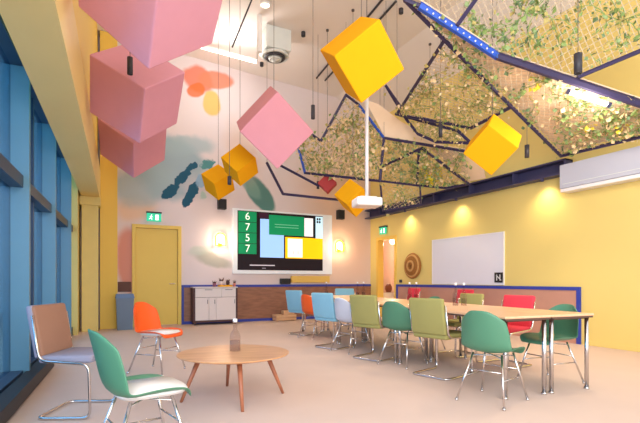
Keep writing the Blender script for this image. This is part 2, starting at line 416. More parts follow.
def cantilever_chair(label, m, x, y, rz, m_seat=None, group=None, w=.44, piping=None, dep=1):
    t = thing('cantilever_chair', label, 'chair', (x, y, 0), rz, group)
    hw = w/2+.012
    left = [(-.275, hw, .80), (-.215, hw, .455), (.235, hw, .425), (.25, hw, .014), (-.24, hw, .014)]
    pts = left+[(p[0], -p[1], p[2]) for p in left[::-1]]
    bm = bmesh.new(); tube(bm, fillet(pts, .07), .012)
    obj('frame', bm, M_chrome, t, True)
    bm = pad_bm(w, .40, .055); bmesh.ops.transform(bm, verts=bm.verts, matrix=Matrix.Translation((-.262, 0, .675)) @ Matrix.Rotation(math.radians(-10), 4, 'Y'))
    bk = obj('backrest', bm, m, t, True)
    if piping:
        bm = bmesh.new(); R = Matrix.Translation((-.262, 0, .675)) @ Matrix.Rotation(math.radians(-10), 4, 'Y')
        box(bm, (-.04, -w/2-.006, -.203), (.012, w/2+.006, .203), .018, seg=3, M=R)
        obj('backrest_rim', bm, piping, bk, True)
    bm = bmesh.new(); box(bm, (-.235, -w/2, .43), (.255, w/2, .49), .022, seg=3)
    obj('seat', bm, m_seat or m, t, True)
    if dep != 1:
        for o in list(t.children)+[c for q in t.children for c in q.children]:
            if o.name.startswith(('seat', 'frame')): o.data.transform(Matrix.Diagonal((dep, 1, 1, 1)))
            else: o.data.transform(Matrix.Translation((.265*(1-dep), 0, 0)))
    return t
R = math.radians
shell_chair('green shell chair with cream seat pad in the left foreground', M_green, .215, 2.67, R(12), M_cream)
shell_chair('orange shell chair with cream seat pad in front of the yellow door', M_orange, .61, 5.47, R(-44), M_cream)
cantilever_chair('grey cantilever lounge chair with brown backrest beside the windows', M_brownfab, -.155, 4.10, R(-24), M_greyfab, w=.46, piping=M_greyfab, dep=.82)
# left side of the meeting table, near to far
shell_chair('green shell chair at the near left end of the meeting table', M_green, 3.13, 2.82, R(16))
cantilever_chair('olive cantilever chair at the table, nearer of the two olive ones on the window side', M_olive, 3.45, 3.83, R(14))
shell_chair('green shell chair between the two olive chairs on the window side of the table', M_green, 3.45, 4.53, R(18))
cantilever_chair('olive cantilever chair beside the pale grey shell chair at the table', M_olive, 3.39, 5.06, R(20))
shell_chair('pale grey shell chair between olive and light blue chairs at the table', M_greysh, 3.39, 5.70, R(10))
cantilever_chair('light blue cantilever chair at the table beside the pale grey shell chair', M_lblue, 3.35, 6.18, R(20))
shell_chair('orange shell chair at the meeting table between two light blue chairs', M_orange, 3.57, 7.33, R(14))
cantilever_chair('light blue cantilever chair at the far left end of the meeting table', M_lblue, 3.62, 7.93, R(20))
# far side
shell_chair('green shell chair tucked under the near right end of the meeting table', M_green, 4.25, 3.08, R(176))
cantilever_chair('red cantilever chair pulled up to the right side of the meeting table', M_redfab, 4.56, 3.92, R(184))
cantilever_chair('olive cantilever chair on the right side of the meeting table', M_olive, 4.56, 4.75, R(180))
shell_chair('green shell chair on the far right side of the meeting table', M_green, 4.5, 5.4, R(184))
cantilever_chair('red cantilever chair against the right wall below the whiteboard', M_redfab, 6.5, 6.82, R(180))
cantilever_chair('red cantilever chair against the right wall below the woven wheel', M_redfab, 6.55, 8.55, R(180))
cantilever_chair('light blue cantilever chair at the far end of the table near the doorway', M_lblue, 5.0, 8.65, R(250))

# ------------------------------------------------------------------ meeting tables
TA = R(-5.0)
def conf_table(i, j, label):
    o = Vector((3.2, 2.74, 0)); q = Matrix.Rotation(TA, 3, 'Z')
    loc = o+q @ Vector((.562*i, 1.86*j, 0))
    t = thing('meeting_table', label, 'table', loc, TA, 'folding tables joined into one long meeting table')
    bm = bmesh.new(); box(bm, (.002, .003, .722), (.56, 1.857, .745), .006); obj('tabletop', bm, M_conf, t)
    bm = bmesh.new()
    box(bm, (.012, .01, .704), (.55, 1.85, .722))
    obj('edge_trim', bm, M_tedge, t)
    for y0, y1 in ((.06, .09), (1.77, 1.8)): obj('apron', B((.06, y0, .69), (.505, y1, .722)), M_tedge, t)
    for x in (.045, .515):
        for y in (.05, 1.81):
            bm = bmesh.new(); cyl(bm, (x, y, .015), (x, y, .722), .02, n=14); cyl(bm, (x, y, 0), (x, y, .02), .026, n=14)
            obj('leg', bm, M_chrome, t, True)
for i in range(2):
    for j in range(3):
        conf_table(i, j, 'pale wood folding table, %s of three on the %s side of the row' % (('nearest', 'middle', 'farthest')[j], ('window', 'right')[i]))

# ------------------------------------------------------------------ coffee table and bottles
t = thing('coffee_table', 'round oak coffee table with four splayed legs', 'table', (1.09, 3.93, 0), R(-12))
bm = bmesh.new(); lathe(bm, [(0, .385), (.44, .385), (.495, .400), (.5, .406), (.495, .412), (0, .412)], 56)
obj('tabletop', bm, M_table, t)
for a in (185, 275, 5, 95):
    c, s = math.cos(R(a)), math.sin(R(a))
    obj('leg', CY((c*.46, s*.46, 0), (c*.3, s*.3, .388), .013, .024), M_tableleg, t, True)
def bottle(x, y, z, hgt, label, group=None, r=.036):
    t = thing('glass_bottle', label, 'bottle', (x, y, z), 0, group)
    bm = bmesh.new(); k = hgt/.28
    lathe(bm, [(0, 0), (r, 0), (r+.001, .01), (r, .13*k), (r*.85, .165*k), (r*.4, .2*k), (r*.38, .262*k), (r*.46, .268*k), (r*.44, .272*k), (0, .272*k)], 18)
    obj('body', bm, M_bottle, t, True)
    obj('water', CY((0, 0, .006), (0, 0, .1*k), r-.004, n=16), glass_mat('water_tint', (236, 234, 236), .1), t, True)
    obj('stopper', CY((0, 0, .266*k), (0, 0, .3*k), r*.42, n=12), M_white, t, True)
bottle(1.12, 4.0, .412, .28, 'clear glass bottle standing on the round coffee table', r=.05)
G = 'clear water bottles on the meeting table'
for x, y, l in ((4.03, 4.22, 'left of the near pair'), (4.13, 4.18, 'right of the near pair'), (4.4, 5.62, 'left of the middle pair'), (4.52, 5.6, 'right of the middle pair'), (4.28, 7.0, 'left of the far pair'), (4.4, 6.98, 'right of the far pair'), (3.86, 7.45, 'standing alone in front of the light blue chairs')):
    bottle(x, y, .745, .27, 'clear water bottle on the meeting table, '+l, G)

# ------------------------------------------------------------------ back wall furniture
t = thing('credenza', 'white credenza in a dark frame against the back wall', 'cabinet', (1.96, 10.56, 0))
W_, D_ = 1.06, .37
bm = bmesh.new(); box(bm, (0, 0, .06), (.04, D_, .88), .003); box(bm, (W_-.04, 0, .06), (W_, D_, .88), .003); box(bm, (0.04, .02, .06), (W_-.04, D_, .1)); box(bm, (.03, .03, 0), (.07, .07, .06)); box(bm, (W_-.07, .03, 0), (W_-.03, .07, .06)); box(bm, (.03, D_-.07, 0), (.07, D_-.03, .06)); box(bm, (W_-.07, D_-.07, 0), (W_-.03, D_-.03, .06)); box(bm, (.04, .05, .1), (W_-.04, D_, .87))
obj('body', bm, M_credd, t)
obj('worktop', B((-.005, -.005, .88), (W_+.005, D_, .905), .004), M_cred, t)
for x0, x1 in ((.045, .66), (.665, W_-.045)):
    d = obj('drawer', B((x0, .0, .66), (x1, .05, .872), .004), M_cred, t)
    obj('handle', B(((x0+x1)/2-.09, -.015, .83), ((x0+x1)/2+.09, .0, .842), .003), M_dark, d)
for x0, x1 in ((.045, .36), (.365, .53), (.535, W_-.045)):
    d = obj('door', B((x0, .0, .11), (x1, .05, .652), .004), M_cred, t)
    obj('handle', B((x1-.035, -.012, .5), (x1-.025, .0, .6), .002), M_dark, d)
t = obj('tray', B((2.58, 10.62, .905), (2.92, 10.8, .945), .01), M_ycube); tag(t, 'small yellow tray on top of the white credenza', 'tray')
def pot(x, z, r, hgt, m, label):
    t = thing('potted_plant', label, 'plant', (x, 10.72, z), 0, 'small pots along the credenza top')
    bm = bmesh.new(); lathe(bm, [(0, 0), (r*.75, 0), (r, hgt*.5), (r*.9, hgt*.5), (0, hgt*.45)], 14); obj('pot', bm, m, t, True)
    bm = bmesh.new()
    for k in range(12):
        a = k*2.4; tl = .5+.5*random.random()
        p = Vector((math.cos(a)*r*.4, math.sin(a)*r*.4, hgt*.42)); q = p+Vector((math.cos(a)*r*.7, math.sin(a)*r*.7, hgt*.6*tl)); cyl(bm, p, q, r*.22, .002, 5)
    obj('leaves', bm, mat('succulent_leaves', (92, 60, 58), .7), t, True)
pot(2.49, .905, .05, .17, mat('pot_mauve', (150, 96, 120), .6), 'mauve pot left of the yellow tray on the credenza')
pot(2.66, .945, .06, .19, mat('pot_cream', (222, 206, 206), .6), 'cream pot with dark leaves standing in the yellow tray, left one')
pot(2.82, .945, .05, .17, mat('pot_dark', (66, 44, 52), .6), 'dark pot standing in the yellow tray, right one')
pot(2.985, .905, .035, .17, mat('pot_rose', (196, 120, 112), .6), 'rose pot at the right end of the credenza top')
# shelf box to the right of the credenza
t = thing('wooden_crate', 'low pine crate on the floor below the screen', 'crate', (4.05, 10.6, 0))
bm = bmesh.new()
for z in (0.02, .1): box(bm, (0, 0, z), (.56, .015, z+.07), .002); box(bm, (0, .285, z), (.56, .3, z+.07), .002); box(bm, (0, .015, z), (.015, .285, z+.07), .002); box(bm, (.545, .015, z), (.56, .285, z+.07), .002)
box(bm, (.015, .015, .02), (.545, .285, .035))
for x in (0.015, .515):
    for y in (.015, .255): box(bm, (x, y, 0), (x+.03, y+.03, .17))
obj('slatted_body', bm, M_crate, t)
t = tag(obj('wooden_box', B((4.28, 10.66, .17), (4.58, 10.85, .27), .006), M_crate), 'smaller pine box set on top of the low crate', 'box')
# bin
t = thing('waste_bin', 'blue grey waste bin beside the yellow door', 'bin', (.48, 10.42, 0))
bm = bmesh.new()
def frus(bm, z0, z1, a, b, c, d):
    v = [bm.verts.new((sx*x, sy*y, z)) for z, x, y in ((z0, a, b), (z1, c, d)) for sx, sy in ((-1, -1), (1, -1), (1, 1), (-1, 1))]
    bm.faces.new(v[:4][::-1]); bm.faces.new(v[4:])
    for k in range(4): bm.faces.new((v[k], v[(k+1) % 4], v[4+(k+1) % 4], v[4+k]))
frus(bm, 0, .68, .15, .13, .175, .16); obj('body', bm, M_bin, t)
bm = bmesh.new(); frus(bm, .68, .77, .188, .172, .17, .155); obj('lid', bm, mat('bin_lid_blue', (98, 122, 158), .5), t)
tag(obj('notice_board', B((.36, BACK-.025, .80), (.64, BACK, 1.03), .004), mat('dark_brown_board', (98, 62, 52), .6)), 'small dark brown board on the wall just above the bin', 'board')
# display wall
t = thing('video_screen', 'large video screen in a white frame on the back wall', 'screen', (4.42, BACK, 2.06))
F_ = B((-1.42, -.06, -.83), (1.42, 0, .83), .008); obj('frame', F_, mat('screen_frame_pale', (240, 246, 250), .35), t)
def em(name, c, s=.5): return mat('screen_'+name, c, .3, emit=c, es=s, var=0, spec=.1)
sp = obj('display', B((-1.3, -.068, -.735), (1.12, -.06, .78)), em('black', (34, 26, 30), .3), t)
def tile(name, x0, x1, z0, z1, c, y=-.072): return obj(name, B((x0, y, z0), (x1, -.06, z1)), em(name+str(c), c), sp)
for k in range(4):
    z1 = .765-k*.275
    tile('green_tile', -1.28, -.80, z1-.262, z1, (22, 122, 76))
    cu = bpy.data.curves.new('digit', 'FONT'); cu.body = '6757'[k]; cu.size = .27; cu.align_x = 'CENTER'; cu.align_y = 'CENTER'; cu.extrude = .001
    tmp = bpy.data.objects.new('tmp', cu); COL.objects.link(tmp); dg = bpy.context.evaluated_depsgraph_get()
    me = bpy.data.meshes.new_from_object(tmp.evaluated_get(dg)); bpy.data.objects.remove(tmp)
    o = bpy.data.objects.new('digit', me); COL.objects.link(o); me.materials.append(em('white', (232, 240, 226))); o.parent = sp
    o.location = (-1.04, -.076, z1-.13); o.rotation_euler = (PI/2, 0, 0)
tile('blue_tile', -.70, -.04, -.40, .60, (150, 190, 240))
tile('dark_tile', -.72, -.48, .62, .76, (52, 26, 42))
tile('green_panel', -.46, .55, .20, .72, (20, 124, 78), -.078)
for z in (.47, .40): tile('text_line', -.3, .38, z, z+.014, (110, 176, 140), -.081)
tile('white_tile', .56, .82, .20, .70, (232, 226, 230))
tile('pale_blue_tile', .90, 1.12, .16, .76, (190, 226, 242))
tile('dark_tile', .83, .89, .14, .72, (24, 34, 36))
for x, z in ((.93, .58), (.93, .66), (1.0, .58), (1.0, .66)): tile('icon_square', x, x+.05, z, z+.06, (24, 34, 36), -.076)
tile('yellow_tile', .0, 1.12, -.41, .16, (250, 190, 20))
tile('white_card', .07, .5, -.38, .12, (246, 236, 232), -.078)
for x in (.2, .34): tile('card_mark', x, x+.06, -.3, -.2, (222, 200, 198), -.081)
tile('text_line', -.98, -.3, -.62, -.595, (190, 180, 184), -.074)
tile('text_line', -.65, -.55, -.69, -.675, (150, 140, 150), -.074)
tag(obj('wall_speaker', B((2.62, BACK-.16, 2.83), (2.82, BACK, 3.08), .01), M_black), 'small black wall speaker above the left sconce', 'speaker')
tag(obj('wall_speaker', B((6.0, BACK-.16, 2.79), (6.2, BACK, 3.05), .01), M_black), 'small black wall speaker right of the video screen', 'speaker')
tag(obj('conference_camera', B((4.28, BACK-.12, .965), (4.56, BACK, 1.11), .015), M_black), 'black camera unit on the ledge under the screen', 'camera')
tag(obj('soundbar', B((4.6, BACK-.08, 1.0), (5.76, BACK, 1.18), .01), mat('yellow_fabric_panel', (226, 186, 96), .8)), 'long mustard yellow panel below the right half of the screen', 'panel')
def sconce(x, z, label):
    t = thing('wall_sconce', label, 'lamp', (x, BACK, z), 0, 'arched wall sconces either side of the screen')
    obj('back_plate', CY((0, 0, -.12), (0, -.02, -.12), .05, n=18), M_ycube, t, True)
    bm = bmesh.new(); pts = [(-.13, -.06, -.16)]+[(.13*math.cos(PI-a*PI/10), -.06, .03+.13*math.sin(a*PI/10)) for a in range(11)]+[(.13, -.06, -.16)]
    tube(bm, pts, .016); cyl(bm, (0, -.01, -.14), (0, -.07, -.14), .012); tube(bm, [(-.13, -.06, -.15), (.13, -.06, -.15)], .012); obj('arch', bm, M_ycube, t, True)
    bm = bmesh.new(); bmesh.ops.create_uvsphere(bm, u_segments=16, v_segments=10, radius=.05); bmesh.ops.translate(bm, verts=bm.verts, vec=(0, -.07, -.05)); obj('bulb', bm, M_lamp_glow, t, True)
    lamp('sconce_light', 'POINT', (0, -.2, -.03), 12, (1, .74, .5), parent=t, shadow_soft_size=.07)
sconce(2.69, 2.08, 'glowing arched yellow wall sconce left of the screen')
sconce(6.08, 2.03, 'glowing arched yellow wall sconce right of the screen')
def exit_sign(loc, rz, label):
    t = thing('exit_sign', label, 'sign', loc, rz)
    obj('housing', B((-.17, -.07, .1), (.17, 0, .135), .004), M_dark, t)
    b = obj('panel', B((-.16, -.05, -.09), (.16, -.03, .1), .003), mat('exit_green', (26, 160, 122), .4, emit=(30, 176, 134), es=.7), t)
    bm = bmesh.new()   # running figure, doorway and arrow
    box(bm, (.03, -.054, -.06), (.1, -.05, .07)); 
    cyl(bm, (-.055, -.05, .055), (-.055, -.054, .055), .014)
    for p, q, r in (((-.06, .035), (-.075, -.01), .012), ((-.075, -.01), (-.045, -.03), .009), ((-.045, -.03), (-.05, -.06), .008), ((-.075, -.01), (-.11, -.045), .009), ((-.06, .03), (-.03, .01), .007), ((-.062, .03), (-.095, .02), .007)):
        cyl(bm, (p[0], -.052, p[1]), (q[0], -.052, q[1]), r, n=6)
    obj('pictogram', bm, mat('sign_white', (240, 250, 244), .4, emit=(240, 250, 244), es=.6), b)
exit_sign((1.13, BACK, 2.53), 0, 'green exit sign above the yellow door')
exit_sign((RIGHT, 10.28, 2.45), -PI/2, 'green exit sign above the open doorway')

# ------------------------------------------------------------------ right wall
t = thing('whiteboard', 'large white whiteboard on the yellow right wall', 'whiteboard', (RIGHT, 7.2, 1.5))
obj('board', B((-.025, -1.04, -.52), (-.002, 1.04, .52), .004), M_whiteb, t)
bm = bmesh.new()
for lo, hi in (((-1.05, -.53), (1.05, -.515)), ((-1.05, .515), (1.05, .53)), ((-1.05, -.515), (-1.035, .515)), ((1.035, -.515), (1.05, .515))): box(bm, (-.03, lo[0], lo[1]), (0, hi[0], hi[1]))
obj('frame', bm, M_white, t)
t = thing('woven_wheel', 'round woven rattan wheel hung on the yellow wall by the doorway', 'decoration', (RIGHT, 8.98, 1.43))
def ring(r, z, rr, n=36): bm = bmesh.new(); tube(bm, [(z, r*math.cos(2*PI*k/n), r*math.sin(2*PI*k/n)) for k in range(n)], rr, 8, True); return bm
for k, (r, z) in enumerate(((.07, -.09), (.12, -.1), (.17, -.09), (.22, -.075), (.265, -.055), (.3, -.035))):
    obj('coil', ring(r, z, .03), (M_rattan, M_rattan_l)[k % 3 == 1], t, True)
bm = bmesh.new(); cyl(bm, (0, 0, 0), (-.04, 0, 0), .3, .28, 36); obj('backing', bm, M_rattan, t)
t = thing('air_conditioner', 'long white air conditioner high on the right wall', 'air conditioner', (RIGHT-.002, 3.9, 2.55))
bm = bmesh.new(); slab(bm, [(0, -.95), (-.22, -.95), (-.22, .93), (0, .93)], .06, .45); obj('casing', bm, M_ac, t)
bm = bmesh.new(); slab(bm, [(0, -.95), (-.2, -.95), (-.2, .93), (0, .93)], 0, .055); o = obj('louvre', bm, M_white, t)
bm = bmesh.new(); box(bm, (-.224, -.9, .12), (-.22, .88, .13)); obj('seam', bm, M_duct, t)
t = thing('info_card', 'small black sign card with white arrow at the lower corner of the whiteboard', 'sign', (RIGHT-.04, 6.26, 1.12))
obj('card', B((-.012, -.1, -.1), (0, .1, .1), .003), M_black, t)
bm = bmesh.new(); box(bm, (-.015, .03, -.06), (-.012, .05, .06)); box(bm, (-.015, -.05, -.06), (-.012, -.03, .06)); box(bm, (-.015, -.09, -.01), (-.012, .07, .01), M=Matrix.Rotation(R(40), 4, 'X'))
obj('arrow_mark', bm, M_white, t)
tag(obj('wall_socket', B((RIGHT-.02, 9.45, 1.0), (RIGHT, 9.56, 1.08), .006), M_dark), 'small dark switch plate on the yellow wall beside the doorway', 'switch')
# corridor contents
def globe(x, y, z, label):
    t = thing('globe_lamp', label, 'lamp', (x, y, z), 0, 'globe lamps in the corridor')
    bm = bmesh.new(); bmesh.ops.create_uvsphere(bm, u_segments=16, v_segments=10, radius=.11); obj('globe', bm, M_lamp_glow, t, True)
    obj('stem', CY((0, 0, .1), (0, 0, 2.7-z), .008), M_dark, t)
    lamp('globe_light', 'POINT', (0, 0, -.2), 30, (1, .8, .6), parent=t, shadow_soft_size=.1)
globe(7.9, 11.55, 2.2, 'glowing globe lamp in the corridor, lower left one')
globe(8.2, 11.3, 2.3, 'glowing globe lamp in the corridor, upper right one')
t = thing('wall_rack', 'dark shelf rack on the corridor wall seen through the doorway', 'rack', (7.42, 12.2, 0))
for z in (1.15, 1.33, 1.5, 1.66): obj('shelf', B((0, -.4, z), (.22, .4, z+.03), .003), M_dark, t)
bm = bmesh.new(); box(bm, (0, -.42, 1.05), (.02, -.4, 1.8)); box(bm, (0, .4, 1.05), (.02, .42, 1.8)); obj('upright', bm, M_dark, t)
t = thing('side_table', 'small white stool with a brown pot seen through the doorway', 'stool', (7.75, 10.9, 0))
bm = bmesh.new(); lathe(bm, [(0, 0), (.16, 0), (.1, .3), (.18, .68), (0, .7)], 20); obj('body', bm, M_white, t, True)
t = obj('vase', (lambda b: (lathe(b, [(0, 0), (.07, 0), (.11, .1), (.1, .18), (.05, .26), (0, .26)], 16), b)[1])(bmesh.new()), mat('vase_brown', (130, 72, 48), .5), None, True); t.location = (7.75, 10.9, .7)
tag(t, 'brown round vase on the stool in the doorway', 'vase')
# low heater along the windows
t = thing('floor_heater', 'low black heater running along the foot of the windows', 'heater', (0, 0, 0))
bm = bmesh.new(); slab(bm, [(wx(1)+.27, 1), (wx(6.2)+.27, 6.2), (wx(6.2)+.14, 6.2), (wx(1)+.14, 1)], .03, .15)
obj('casing', bm, M_black, t)
for y in (1.5, 3.5, 5.0, 6.2):
    bm = bmesh.new(); box(bm, (wx(y)+.16, y-.04, 0), (wx(y)+.24, y-.01, .03)); obj('foot', bm, M_chrome, t)

# ------------------------------------------------------------------ hanging cubes
def cube(label, loc, axang, s, m, cat='hanging cube', group=None):
    t = thing('hanging_cube', label, cat, loc, 0, group)
    w = Vector(axang); q = Quaternion(w.normalized(), w.length)
    bm = bmesh.new(); box(bm, (-s/2,)*3, (s/2,)*3, .012*s/.6, M=q.to_matrix().to_4x4(), seg=2)
    obj('body', bm, m, t)
    top = ceil_z(loc[0])-loc[2]
    corners = [q @ Vector((a, b, c))*s/2 for a in (-1, 1) for b in (-1, 1) for c in (-1, 1)]
    z0 = max(c.z for c in corners)*.5
    bm = bmesh.new(); cyl(bm, (0, 0, z0), (0, 0, top), .004, n=6); cyl(bm, (0, 0, top-.03), (0, 0, top), .03, n=12)
    obj('cable', bm, M_cable, t)
    return t
PB = (1.108, 2.9515, 1.4416)
cube('pink hanging cube cut by the top edge, nearest of the left row', (.40, 3.87, 3.53), (-7.5866, -17.1898, -10.5649), .8, M_pink)
cube('pink hanging cube in the middle of the left row', (.444, 6.311, 3.565), PB, .8, M_pink)
cube('pink hanging cube lowest and farthest of the left row', (.544, 8.726, 3.623), (1.2629, 2.834, 1.5367), .8, M_pink)
cube('pink hanging cube alone above the video screen', (2.469, 6.574, 3.499), (-0.9696, 0.4739, 0.4554), .8, M_pink_d)
cube('large yellow hanging cube near the top centre of the room', (2.918, 4.683, 3.824), (-24.3053, -7.6009, -20.6057), .65, M_ycube)
cube('small yellow hanging cube, left of the pair in front of the mural', (2.085, 8.652, 2.999), (-1.5621, -2.2025, -1.3197), .42, M_ycube)
cube('small yellow hanging cube, right of the pair in front of the mural', (2.174, 7.451, 3.064), (1.6177, 2.283, 1.8332), .42, M_ycube)
cube('yellow hanging cube beside the steel beam on the right', (4.897, 4.412, 2.959), (-0.5911, 0.7717, -0.1583), .5, M_ycube)
cube('yellow hanging cube behind the white projector', (4.423, 7.404, 2.673), (.5, .6, .4), .44, M_ycube)
cube('dark red hanging cube left of the projector', (4.3, 8.25, 3.1), (.7, .4, 1.0), .28, M_red_f)
cube('lime yellow hanging cube seen through the green netting', (6.3, 7.35, 3.32), (.4, .5, .7), .36, M_lime)

# ------------------------------------------------------------------ pendants, projector, ceiling fittings
def pendant(x, y, z, hgt, r, label, power=12):
    t = thing('pendant_light', label, 'pendant lamp', (x, y, z), 0, 'black cylinder pendant lights')
    bm = bmesh.new(); lathe(bm, [(0, hgt/2), (r, hgt/2), (r, -hgt/2), (r*.85, -hgt/2), (r*.8, -hgt/2+.03), (0, -hgt/2+.03)], 18); obj('lamp_shade', bm, M_dark, t, True)
    obj('cable', CY((0, 0, hgt/2), (0, 0, ceil_z(x)-z), .004, n=6), M_cable, t)
    if power: lamp('pendant_lamp_light', 'SPOT', (0, 0, -hgt/2+.02), power, (1, .82, .6), parent=t, spot_size=R(95), spot_blend=.6, shadow_soft_size=.05)
pendant(.317, 5.655, 3.60, .2, .032, 'black cylinder pendant light hanging between the two nearest pink cubes', 0)
pendant(2.814, 5.86, 3.55, .2, .03, 'black cylinder pendant light between the pink and the large yellow cube', 60)
pendant(4.47, 2.908, 3.33, .21, .04, 'black cylinder pendant light over the near end of the ivy netting', 60)
pendant(4.708, 5.249, 3.38, .2, .03, 'black cylinder pendant light left of the yellow cube by the beam', 60)
pendant(5.816, 4.583, 3.03, .19, .034, 'black cylinder pendant light right of the yellow cube by the beam', 60)
pendant(1.816, 6.806, 2.63, .13, .03, 'small black pendant light in front of the two small yellow cubes', 30)
pendant(4.21, 8.516, 3.12, .16, .03, 'small black pendant light at the far end of the netting', 30)
t = thing('projector', 'white projector hung from a white pole', 'projector', (3.69, 5.76, 2.2))
bm = bmesh.new(); box(bm, (-.2, -.17, 0), (.2, .17, .13), .025, seg=3); obj('body', bm, M_white, t)
obj('lens', CY((-.05, .15, .065), (-.05, .21, .065), .045, n=16), M_black, t, True)
obj('pole', CY((0, 0, .13), (0, 0, 2.35), .028), M_white, t, True)
obj('cable', CY((0, 0, 2.35), (0, 0, ceil_z(3.69)-2.2-.06), .006, n=6), M_cable, t, True)
bm = bmesh.new(); box(bm, (-.13, -.1, .13), (.13, .1, .15)); obj('bracket', bm, M_duct, t)
t.rotation_euler = (0, 0, R(-15))
t = thing('ceiling_fan_coil', 'grey box fan unit with round louvre on the ceiling', 'fan unit', (3.38, 8.93, 6.0))
bm = bmesh.new(); box(bm, (-.28, -.25, -.05), (.28, .25, ceil_z(3.5)-6.0), .02); obj('casing', bm, M_duct, t)
for k, r in enumerate((.27, .19, .11)):
    n = 28; bm = bmesh.new(); tube(bm, [(r*math.cos(2*PI*i/n), r*math.sin(2*PI*i/n), -.1-.03*k) for i in range(n)], .03, 8, True); obj('louvre_ring', bm, (M_duct, M_dark, M_duct)[k], t, True)
obj('motor_cap', CY((0, 0, -.2), (0, 0, -.05), .08, n=18), M_duct, t, True)
t = thing('linear_ceiling_light', 'slim glowing light bar below the ceiling near the mural', 'light bar', (0, 0, 0))
P1, P2 = Vector((2.08, 9.9, 6.15)), Vector((3.1, 9.3, 5.88))
P1, P2 = Vector((2.05, 10.2, 6.42)), Vector((3.2, 9.6, 6.06))
bm = bmesh.new(); tube(bm, [P1, P2], .035, 8); obj('housing', bm, M_white, t)
bm = bmesh.new(); tube(bm, [P1+Vector((.02, 0, -.05)), P2+Vector((-.02, 0, -.05))], .02, 8); obj('diffuser', bm, M_tube_glow, t)
bm = bmesh.new(); cyl(bm, P2, (P2.x, P2.y, ceil_z(P2.x)), .006); cyl(bm, P1, (P1.x, P1.y, ceil_z(P1.x)), .006); obj('hanger', bm, M_cable, t)
lamp('bar_light', 'POINT', (2.62, 9.5, 5.75), 34, (1, .97, .94), parent=t, shadow_soft_size=.3)
tag(obj('ceiling_pipe', CY((2.9, 8.55, 5.7), (2.9, 8.55, 6.46), .05), M_white), 'white vertical pipe dropping from the ceiling beside the fan unit', 'pipe')
def conduit(p, q, label, r=.022, hang=True):
    t = tag(obj('ceiling_conduit', (lambda b: (tube(b, [p, q], r, 8), b)[1])(bmesh.new()), M_dark), label, 'conduit', 'dark conduits under the ceiling')
conduit((2.57, 7.66, 6.44), (2.15, 7.87, 5.3), 'dark slanting rod beside the white pipe', .014)
conduit((5.0, 10.2, 6.28), (4.72, 6.75, 6.32), 'dark conduit along the ceiling behind the large yellow cube, left one')
conduit((5.25, 10.2, 6.27), (4.97, 6.75, 6.30), 'dark conduit along the ceiling behind the large yellow cube, right one')
def spot(x, y, label):
    t = thing('ceiling_spot', label, 'spotlight', (x, y, ceil_z(x)), 0, 'small ceiling spots')
    obj('body', CY((0, 0, -.09), (0, 0, 0), .045, n=16), M_dark, t, True)
spot(3.9, 8.6, 'small dark ceiling spot right of the fan unit'); spot(3.55, 10.3, 'small dark ceiling spot above the pink cube'); spot(5.2, 6.9, 'small dark ceiling spot right of the large yellow cube')
t = thing('ceiling_downlight', 'round glowing downlight on the ceiling left of the fan unit', 'downlight', (2.88, 8.15, ceil_z(2.9)))
bm = bmesh.new(); tube(bm, [(.1*math.cos(2*PI*k/20), .1*math.sin(2*PI*k/20), -.015) for k in range(20)], .02, 6, True); obj('ring', bm, M_white, t, True)
obj('diffuser', CY((0, 0, -.02), (0, 0, 0), .09, n=20), M_lamp_glow, t)

